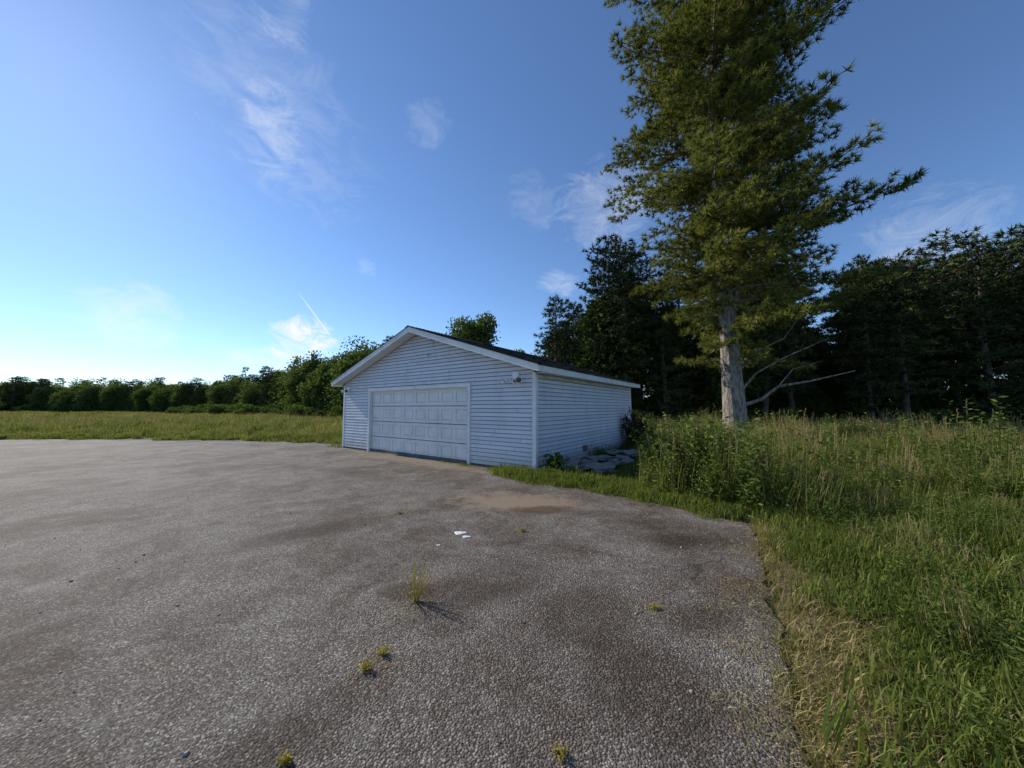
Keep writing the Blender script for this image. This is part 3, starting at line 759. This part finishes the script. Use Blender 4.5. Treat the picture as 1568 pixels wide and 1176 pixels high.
k = ~dr | (rg.random(len(P)) < 0.55); P = P[k]; dr = dr[k]
emit(P, np.where(dr, 5, 4), rg.uniform(0.5, 1.2, len(P)))
P, d, g = sample(3000, 0, 16, 0, 18, rg, 0.4); k = ~slabzone(P); P = P[k]
emit(P, np.full(len(P), 4), rg.uniform(0.9, 1.6, len(P)))
P = np.stack([rg.uniform(2.6, 4.1, 110), rg.normal(6.3, 0.55, 110)], 1); k = (seg_dist(P, ASPH) > 0.3) & (P[:, 0] > 0.41*P[:, 1]); P = P[k]
emit(P, rg.choice([0, 9, 8, 9], len(P)), rg.uniform(0.85, 1.2, len(P)))
P, d, g = sample(4200, -48, -5, 13, 30, rg, 0.05)
emit(P, rg.choice([6, 7, 2, 6], len(P)), np.clip(0.35+d*0.15, 0.35, 0.9)*rg.uniform(0.5, 1.2, len(P)))
P, d, g = sample(7000, -130, 60, 19, 75, rg, 0.5)
k = np.abs(P[:, 0]) < 12+P[:, 1]*1.7; P = P[k]
emit(P, rg.choice([6, 7, 6], len(P)), rg.uniform(0.6, 1.25, len(P)))
P, d, g = sample(1500, 14, 40, 0, 30, rg, 0.5); emit(P, rg.choice([6, 7, 7], len(P)), rg.uniform(0.7, 1.2, len(P)))
for (ax, bx, n_, i_) in (((W+0.2, 0.1), (W+0.25, 7.3), 16, [4, 3]), ((5.6, -0.12), (8.6, -0.2), 34, [4, 5]), ((-0.3, 0), (-0.3, 7), 40, [3, 2, 1])):
    t_ = rg.random(n_)[:, None]; q = np.array(ax)+(np.array(bx)-np.array(ax))*t_+rg.normal(size=(n_, 2))*0.06
    Pq = GO+q[:, :1]*GXv+q[:, 1:]*GYv
    emit(Pq, rg.choice(i_, n_), rg.uniform(0.35, 0.75, n_))
P = np.concatenate(PP); I = np.concatenate(II); S = np.concatenate(SS)
z = hgt(P)
n = len(P)
rot = np.stack([rg.normal(size=n)*0.08, rg.normal(size=n)*0.08, rg.uniform(0, 6.28, n)], 1)
scl = np.stack([np.clip(S*1.1, 0.6, 1.6), np.clip(S*1.1, 0.6, 1.6), S], 1)
scatter('grass', np.column_stack([P, z]), rot, scl, I, GC)
print('grass instances', n)

# ------------------------------------------------------------ shrubs beside garage
def shrub(name, x, y, h, r, n, ls, mats, seed):
    rg = np.random.default_rng(seed); mb = MB()
    for i in range(n):
        a = rg.uniform(0, 6.28); t = rg.uniform(0.2, 1)
        e = np.array([r*t*math.cos(a), r*t*math.sin(a), h*rg.uniform(0.5, 1)])
        b0 = np.array([0.15*r*math.cos(a), 0.15*r*math.sin(a), -0.03]); md_ = (b0+e)/2+np.array([0, 0, 0.12*h])
        mb.tube([b0, md_, e], [0.008, 0.005, 0.002], 4, 0)
        k = int(h/ls*3)+6; tt = rg.uniform(0.25, 1.05, k)[:, None]
        C = (1-tt)**2*b0+2*tt*(1-tt)*md_+tt**2*e + rg.normal(size=(k, 3))*0.03
        mb.add(leaves(C, nrm(rg.normal(size=(k, 3))+np.array([0, 0, 0.3])), ls, rg, 0.6, 0.5), 1, rg.random(k))
    obj(name, mb.mesh(name, [M_bark2, mats]), loc=(x, y, 0))
M_red = foliage_mat('reddish_leaves', (0.03, 0.04, 0.016), (0.07, 0.06, 0.03), (0.16, 0.09, 0.055), 0.3)
shrub('wild_shrub', 4.55, 12.4, 1.45, 0.5, 34, 0.09, M_red, 1)
shrub('wild_shrub', 5.2, 13.4, 1.1, 0.6, 30, 0.09, M_weed, 2)
shrub('leafy_weed', 0.95, 7.65, 0.48, 0.26, 18, 0.10, M_weed, 3)
shrub('leafy_weed', 1.35, 7.3, 0.25, 0.22, 12, 0.07, M_weed, 4)
shrub('leafy_weed', 0.72, 7.35, 0.2, 0.2, 10, 0.06, M_weed, 6)

# ------------------------------------------------------------ weeds growing in the asphalt
M_gold = foliage_mat('golden_weed', (0.18, 0.16, 0.035), (0.34, 0.28, 0.07), (0.50, 0.40, 0.13), 0.4)
def pave_weed(name, x, y, h, r, n, seed, mat):
    rg = np.random.default_rng(seed); mb = MB()
    for i in range(n):
        a = rg.uniform(0, 6.28); rr = r*rg.random()
        b0 = np.array([0.01*math.cos(a), 0.01*math.sin(a), 0]); hh_ = h*rg.uniform(0.25, 1)*(1-0.5*rr/r)
        e = np.array([rr*math.cos(a), rr*math.sin(a), hh_]); md_ = (b0+e)/2+np.array([0, 0, 0.1*hh_])
        mb.tube([b0, md_, e], [0.0018, 0.0014, 0.0008], 3, 0, rg.random())
        k = 9; tt = rg.uniform(0.1, 1, k)[:, None]
        C = (1-tt)**2*b0+2*tt*(1-tt)*md_+tt**2*e
        mb.add(leaves(C, nrm(rg.normal(size=(k, 3))+np.array([0, 0, 0.5])), 0.018, rg, 0.35, 0.4), 0, rg.random(k))
    blades(mb, rg, 40, r*0.6, 0.01, 0.05, 0.003, 0, 1.2)
    obj(name, mb.mesh(name, [mat]), loc=(x, y, 0))
pave_weed('pavement_weed', -0.744, 2.72, 0.50, 0.17, 36, 1, M_gold)
pave_weed('pavement_weed', -0.835, 2.04, 0.07, 0.05, 20, 2, M_gold)
pave_weed('pavement_weed', -0.79, 2.16, 0.06, 0.05, 20, 3, M_gold)
pave_weed('pavement_weed', -0.96, 1.53, 0.05, 0.04, 14, 4, M_gold)
pave_weed('pavement_weed', 0.21, 1.56, 0.06, 0.04, 12, 5, M_gold)
pave_weed('pavement_weed', 1.06, 2.62, 0.05, 0.05, 12, 6, M_gold)
pave_weed('pavement_weed', 0.13, 4.2, 0.06, 0.07, 14, 7, M_gold)
pave_weed('pavement_weed', -1.6, 4.9, 0.06, 0.06, 14, 9, M_gold)
mb = MB(); rg = np.random.default_rng(12)
for (cx, cy, s, n) in [(1.62, 2.65, 0.12, 160), (0.13, 4.2, 0.12, 90), (1.05, 2.62, 0.09, 80), (-0.8, 2.6, 0.16, 140), (-0.82, 2.1, 0.1, 70), (1.1, 3.5, 0.3, 60), (-1.6, 4.9, .2, 60), (-2.5, 6.5, 0.5, 90), (-1.5, 9.0, 0.9, 300), (0, 6.5, .8, 260), (2.3, 4.3, 0.5, 220), (1.45, 2.2, .15, 250), (1.2, 1.8, 0.12, 220), (1.9, 2.9, 0.15, 250), (2.5, 3.7, 0.15, 200), (1.5, 6.0, 0.3, 200)]:
    C = np.column_stack([rg.normal(cx, s, n), rg.normal(cy, s*0.7, n), rg.uniform(0.003, 0.01, n)])
    Dd = np.column_stack([rg.normal(size=(n, 2)), rg.uniform(0, 0.12, n)])
    mb.add(spikes(C, nrm(Dd), 1, 0.05, 0.004, 0.02, rg), 0, rg.random(n))
obj('straw_litter', mb.mesh('straw_litter', [M_g2]))
def pebble(mb, x, y, s, rg, mat):
    th = np.linspace(0, 6.283, 6, endpoint=False)+rg.random()
    r0 = s*rg.uniform(0.7, 1.2, 6); r1 = r0*0.6
    a = np.stack([x+r0*np.cos(th), y+r0*np.sin(th), np.full(6, 0.0)], 1)
    b_ = np.stack([x+r0*np.cos(th)*0.95, y+r0*np.sin(th)*0.95, np.full(6, s*0.5)], 1)
    c_ = np.stack([x+r1*np.cos(th), y+r1*np.sin(th), np.full(6, s*0.9)], 1)
    for p, q in ((a, b_), (b_, c_)): mb.add(np.stack([p, np.roll(p, -1, 0), np.roll(q, -1, 0), q], 1), mat)
    mb.add([c_], mat)
mb = MB()
for i in range(700):
    x, y = rg.uniform(-9, 2.8), 1.2+9*rg.random()**1.5
    if seg_dist(np.array([[x, y]]), ASPH)[0] > -0.03: continue
    pebble(mb, x, y, rg.choice([0.004, 0.006, 0.009, 0.012], p=[.48, .36, .14, .02]), rg, int(rg.random() < 0.5))
obj('loose_pebbles', mb.mesh('loose_pebbles', [plain('dark_stone', (0.07, 0.06, 0.05), 0.8), plain('pale_stone', (0.40, 0.36, 0.31), 0.8)]))
mb = MB()
for (x, y, rx, ry) in [(-0.62, 4.14, 0.075, 0.05), (-0.53, 4.02, 0.05, 0.03), (-0.8, 3.78, 0.02, 0.014)]:
    nn = 22; th = np.linspace(0, 6.283, nn, endpoint=False); rr = 1+0.22*np.sin(th*3+x*9)+rg.normal(size=nn)*0.07
    base = np.stack([x+rx*rr*np.cos(th), y+ry*rr*np.sin(th), np.full(nn, 0.001)], 1)
    tp = np.stack([x+rx*rr*0.85*np.cos(th), y+ry*rr*0.85*np.sin(th), np.full(nn, 0.007)], 1)
    mb.add(np.stack([base, np.roll(base, -1, 0), np.roll(tp, -1, 0), tp], 1), 0); mb.add([tp], 0)
obj('white_paint_splotches', mb.mesh('white_paint_splotches', [plain('spilled_paint', (0.74, 0.73, 0.69), 0.7, 0.1, 20)]))

# ------------------------------------------------------------ tree masses
rg = np.random.default_rng(99)
TC = source_coll('treeset', [pine_meshes[0][0], pine_meshes[1][0], pine_meshes[2][0], bl[1], bl[2], bl[3], spruce_me, pine_meshes[3][0]])
P = []; I = []; S = []
for row, y0 in enumerate([24.5, 27.5, 31, 35, 40]):
    x = 8.5 if row < 1 else (6.5 + row*0.9)
    while x < 75:
        yy_ = y0 + rg.uniform(-2.0, 2.0) - max(0, x-18)*0.42
        v = int(rg.choice([0, 1, 2, 7, 4, 3], p=[.22, .10, .26, .26, .1, .06])); h = rg.uniform(0.68, 1.1)
        wd = rg.uniform(0.85, 1.15)
        if v in (3, 4): h *= 1.25
        if yy_ > 2: P.append((x, yy_)); I.append(v); S.append((h*wd, h))
        x += rg.uniform(1.5, 3.6)
for i in range(260):
    x = rg.uniform(7, 65); y = 26.0 + rg.uniform(0, 14) - max(0, x-18)*0.42
    P.append((x, y)); I.append(int(rg.choice([5, 4, 6]))); s = rg.uniform(0.3, 0.55); S.append((s, s))
for (x, y, v, s) in [(0.9, 38, 4, 1.0), (2.2, 36, 3, 0.95), (3.5, 40, 5, 1.2), (5.0, 38, 1, 0.85), (-1.5, 42, 4, 0.9), (-4, 44, 5, 1.0), (1.2, 33, 5, 0.85), (6.5, 36, 0, 0.8), (2.8, 33, 6, 1.4), (-7, 45, 3, 0.9), (2.0, 31, 3, 0.8), (4.6, 33, 7, 0.72)]:
    P.append((x, y)); I.append(v); S.append((s, s))
pix = np.array([(-140, 78), (-100, 76), (-70, 70), (-52, 62), (-40, 54), (-28, 46), (-21, 40), (-16, 36), (-12.5, 35)], float)
hts = np.array([8.5, 8.0, 7.4, 7.4, 8.3, 8.8, 9.0, 9.3, 8.6])
for a in range(len(pix)-1):
    n_ = int(np.linalg.norm(pix[a+1]-pix[a])/1.35)
    for i in range(n_):
        t_ = i/n_; q = pix[a]*(1-t_)+pix[a+1]*t_; h = hts[a]*(1-t_)+hts[a+1]*t_
        for row in range(3):
            v = int(rg.choice([3, 4, 5, 6, 7, 1], p=[.20, .28, .10, .16, .12, .14]))
            H0 = {3: 8.0, 4: 9.0, 5: 7.0, 6: 5.5, 7: 13.5, 1: 12.0}[v]; s = (h+row*0.3)/H0*rg.uniform(0.6, 1.06)
            P.append((q[0]+rg.uniform(-1.2, 1.2)-row*0.8, q[1]+row*3.0+rg.uniform(-1.5, 1.5))); I.append(v); S.append((min(s*rg.uniform(0.9, 1.2), 1.15), s))
for i in range(24):
    P.append((rg.uniform(-12, 6), rg.uniform(44, 52))); I.append(int(rg.choice([3, 4, 5]))); s = rg.uniform(0.8, 1.0); S.append((s, s))
P = np.array(P); S = np.array(S); n = len(P)
scatter('forest', np.column_stack([P, np.zeros(n)-0.05]), np.column_stack([np.zeros((n, 2)), rg.uniform(0, 6.28, n)]), np.stack([S[:, 0], S[:, 0], S[:, 1]], 1), I, TC)
obj('spruce_tree', spruce_me, loc=(-34.5, 46.5, 0), scl=(0.75, 0.75, 0.75))
obj('spruce_tree', spruce_me, loc=(-25.5, 43, 0), rot=(0, 0, 2), scl=(0.9, 0.9, 1.5))
mb = MB(); broadleaf(mb, 5, 1.6, 2.4, 0.1, 2500, 0.14, 12, 0.03, loose=1.3); bush_me = mb.mesh('bush', [M_bark2, M_bl])
BC = source_coll('bushset', [bush_me])
Pb = []; sb = []
for i in range(90):
    t_ = rg.random(); a = np.array([-60, 62.0]); b2 = np.array([-14, 34.0]); Pb.append(a+(b2-a)*t_+rg.normal(size=2)*1.5); sb.append(rg.uniform(0.4, 1.4))
for i in range(170): Pb.append((rg.uniform(-145, -55), rg.uniform(74, 82))); sb.append(rg.uniform(0.8, 2.2))
for i in range(40):
    x = rg.uniform(7, 40); Pb.append((x, 22.8+rg.uniform(-1, 1.5)-max(0, x-18)*0.42)); sb.append(rg.uniform(0.5, 1.0))
Pb = np.array(Pb); n = len(Pb); s = np.array(sb)
scatter('field_edge_bushes', np.column_stack([Pb, np.zeros(n)]), np.column_stack([np.zeros((n, 2)), rg.uniform(0, 6, n)]), np.stack([s, s, s], 1), np.zeros(n), BC)

# ------------------------------------------------------------ light and sky
dl = R(3.8)
hx_, hy_ = -.8102*math.cos(dl)-.5862*math.sin(dl), .5862*math.cos(dl)-.8102*math.sin(dl)
az = math.atan2(hx_, hy_); el = R(32)
sd = Vector((math.sin(az)*math.cos(el), math.cos(az)*math.cos(el), math.sin(el)))
sun = bpy.data.lights.new('sun', 'SUN'); sun.energy = 5.0; sun.angle = R(0.5); sun.color = (1.0, 0.92, 0.80)
so = bpy.data.objects.new('sun', sun); scene.collection.objects.link(so)
so.rotation_euler = sd.to_track_quat('Z', 'Y').to_euler(); so.location = (-20, 10, 30)
w = bpy.data.worlds.new('World'); scene.world = w; w.use_nodes = True
nt = w.node_tree; nt.nodes.clear()
out = nt.nodes.new('ShaderNodeOutputWorld'); bg = nt.nodes.new('ShaderNodeBackground')
sky = nt.nodes.new('ShaderNodeTexSky'); sky.sky_type = 'NISHITA'; sky.sun_disc = False
sky.sun_elevation = el; sky.sun_rotation = az; sky.air_density = 1.0; sky.dust_density = 0.10; sky.ozone_density = 2.8; sky.altitude = 200
tc = nt.nodes.new('ShaderNodeTexCoord'); dirv = tc.outputs['Generated']
def pdir(x, y):
    u, v = x-784, y-588
    return nrm(np.array([u, 513.7+0.0698*v, 35.9-0.9976*v]))
def cloud(c0, c1, b):
    c = nrm(c0+c1); T = c1-c0; a = np.linalg.norm(T)/2; T = nrm(T); B = nrm(np.cross(c, T))
    s = N(nt, 'ShaderNodeVectorMath', operation='SUBTRACT'); L(nt, dirv, s.inputs[0]); s.inputs[1].default_value = tuple(c)
    vals = []
    for vec, sc in ((T, a), (B, b), (c, 0.8)):
        dn = N(nt, 'ShaderNodeVectorMath', operation='DOT_PRODUCT'); L(nt, s.outputs[0], dn.inputs[0]); dn.inputs[1].default_value = tuple(vec/sc)
        vals.append(mth(nt, 'MULTIPLY', dn.outputs['Value'], dn.outputs['Value']))
    d = mth(nt, 'ADD', mth(nt, 'ADD', vals[0], vals[1]), vals[2])
    return mth(nt, 'SUBTRACT', 1.0, d, True)
mp = N(nt, 'ShaderNodeMapping'); mp.inputs['Scale'].default_value = (1, 1, 2.0); L(nt, dirv, mp.inputs[0])
n0 = noise(nt, mp.outputs[0], 12, 8, 0.72, 0.8)
n1 = mth(nt, 'ADD', mth(nt, 'MULTIPLY', mth(nt, 'SUBTRACT', n0, 0.5), 2.0), 0.5)
tot = None
for (x0, y0, x1, y1, b_, amp, k_) in [(310, 250, 560, 130, 0.28, 0.24, 1.0), (350, 195, 480, 220, 0.13, 0.30, 1.2), (385, 508, 535, 532, 0.08, 1.1, 2.0),
        (615, 150, 695, 225, 0.08, 0.17, 1.4), (805, 425, 905, 442, 0.05, 0.36, 1.6), (820, 345, 1070, 280, 0.15, 0.30, 1.5), (405, -40, 490, 60, 0.09, 0.22, 1.5),
        (535, 395, 585, 418, 0.045, 0.22, 1.6), (280, 540, 500, 565, 0.05, 0.6, 1.6), (60, 470, 330, 505, 0.10, 0.5, 1.4), (1290, 340, 1540, 430, 0.15, 0.26, 1.4), (760, 270, 870, 350, 0.09, 0.14, 1.4)]:
    mk = cloud(pdir(x0, y0), pdir(x1, y1), b_)
    v = mth(nt, 'ADD', n1, mth(nt, 'SUBTRACT', mth(nt, 'MULTIPLY', mk, 0.75), 0.86))
    v = mth(nt, 'MULTIPLY', v, k_, True)
    v = mth(nt, 'MULTIPLY', mth(nt, 'MULTIPLY', v, amp), mth(nt, 'MULTIPLY', mk, 1.6, True))
    tot = v if tot is None else mth(nt, 'ADD', tot, v)
trail = mth(nt, 'MULTIPLY', mth(nt, 'POWER', cloud(pdir(455, 445), pdir(514, 526), 0.0024), 0.6), 0.55)
tot = mth(nt, 'ADD', tot, trail, True)
skyc = mix(nt, 1.0, sky.outputs[0], (0.88, 1.03, 1.22), 'MULTIPLY')
colr = mix(nt, tot, skyc, (7.4, 7.6, 8.0))
L(nt, colr, bg.inputs[0]); bg.inputs[1].default_value = 0.13
L(nt, bg.outputs[0], out.inputs[0])

# ------------------------------------------------------------ camera
cam = bpy.data.cameras.new('camera'); cam.sensor_width = 36; cam.lens = 515/1568*36
cam.clip_start = 0.05; cam.clip_end = 5000
co_ = bpy.data.objects.new('camera', cam); scene.collection.objects.link(co_)
co_.location = (0, 0, 1.5); co_.rotation_euler = (R(94.0), 0, 0)
scene.camera = co_
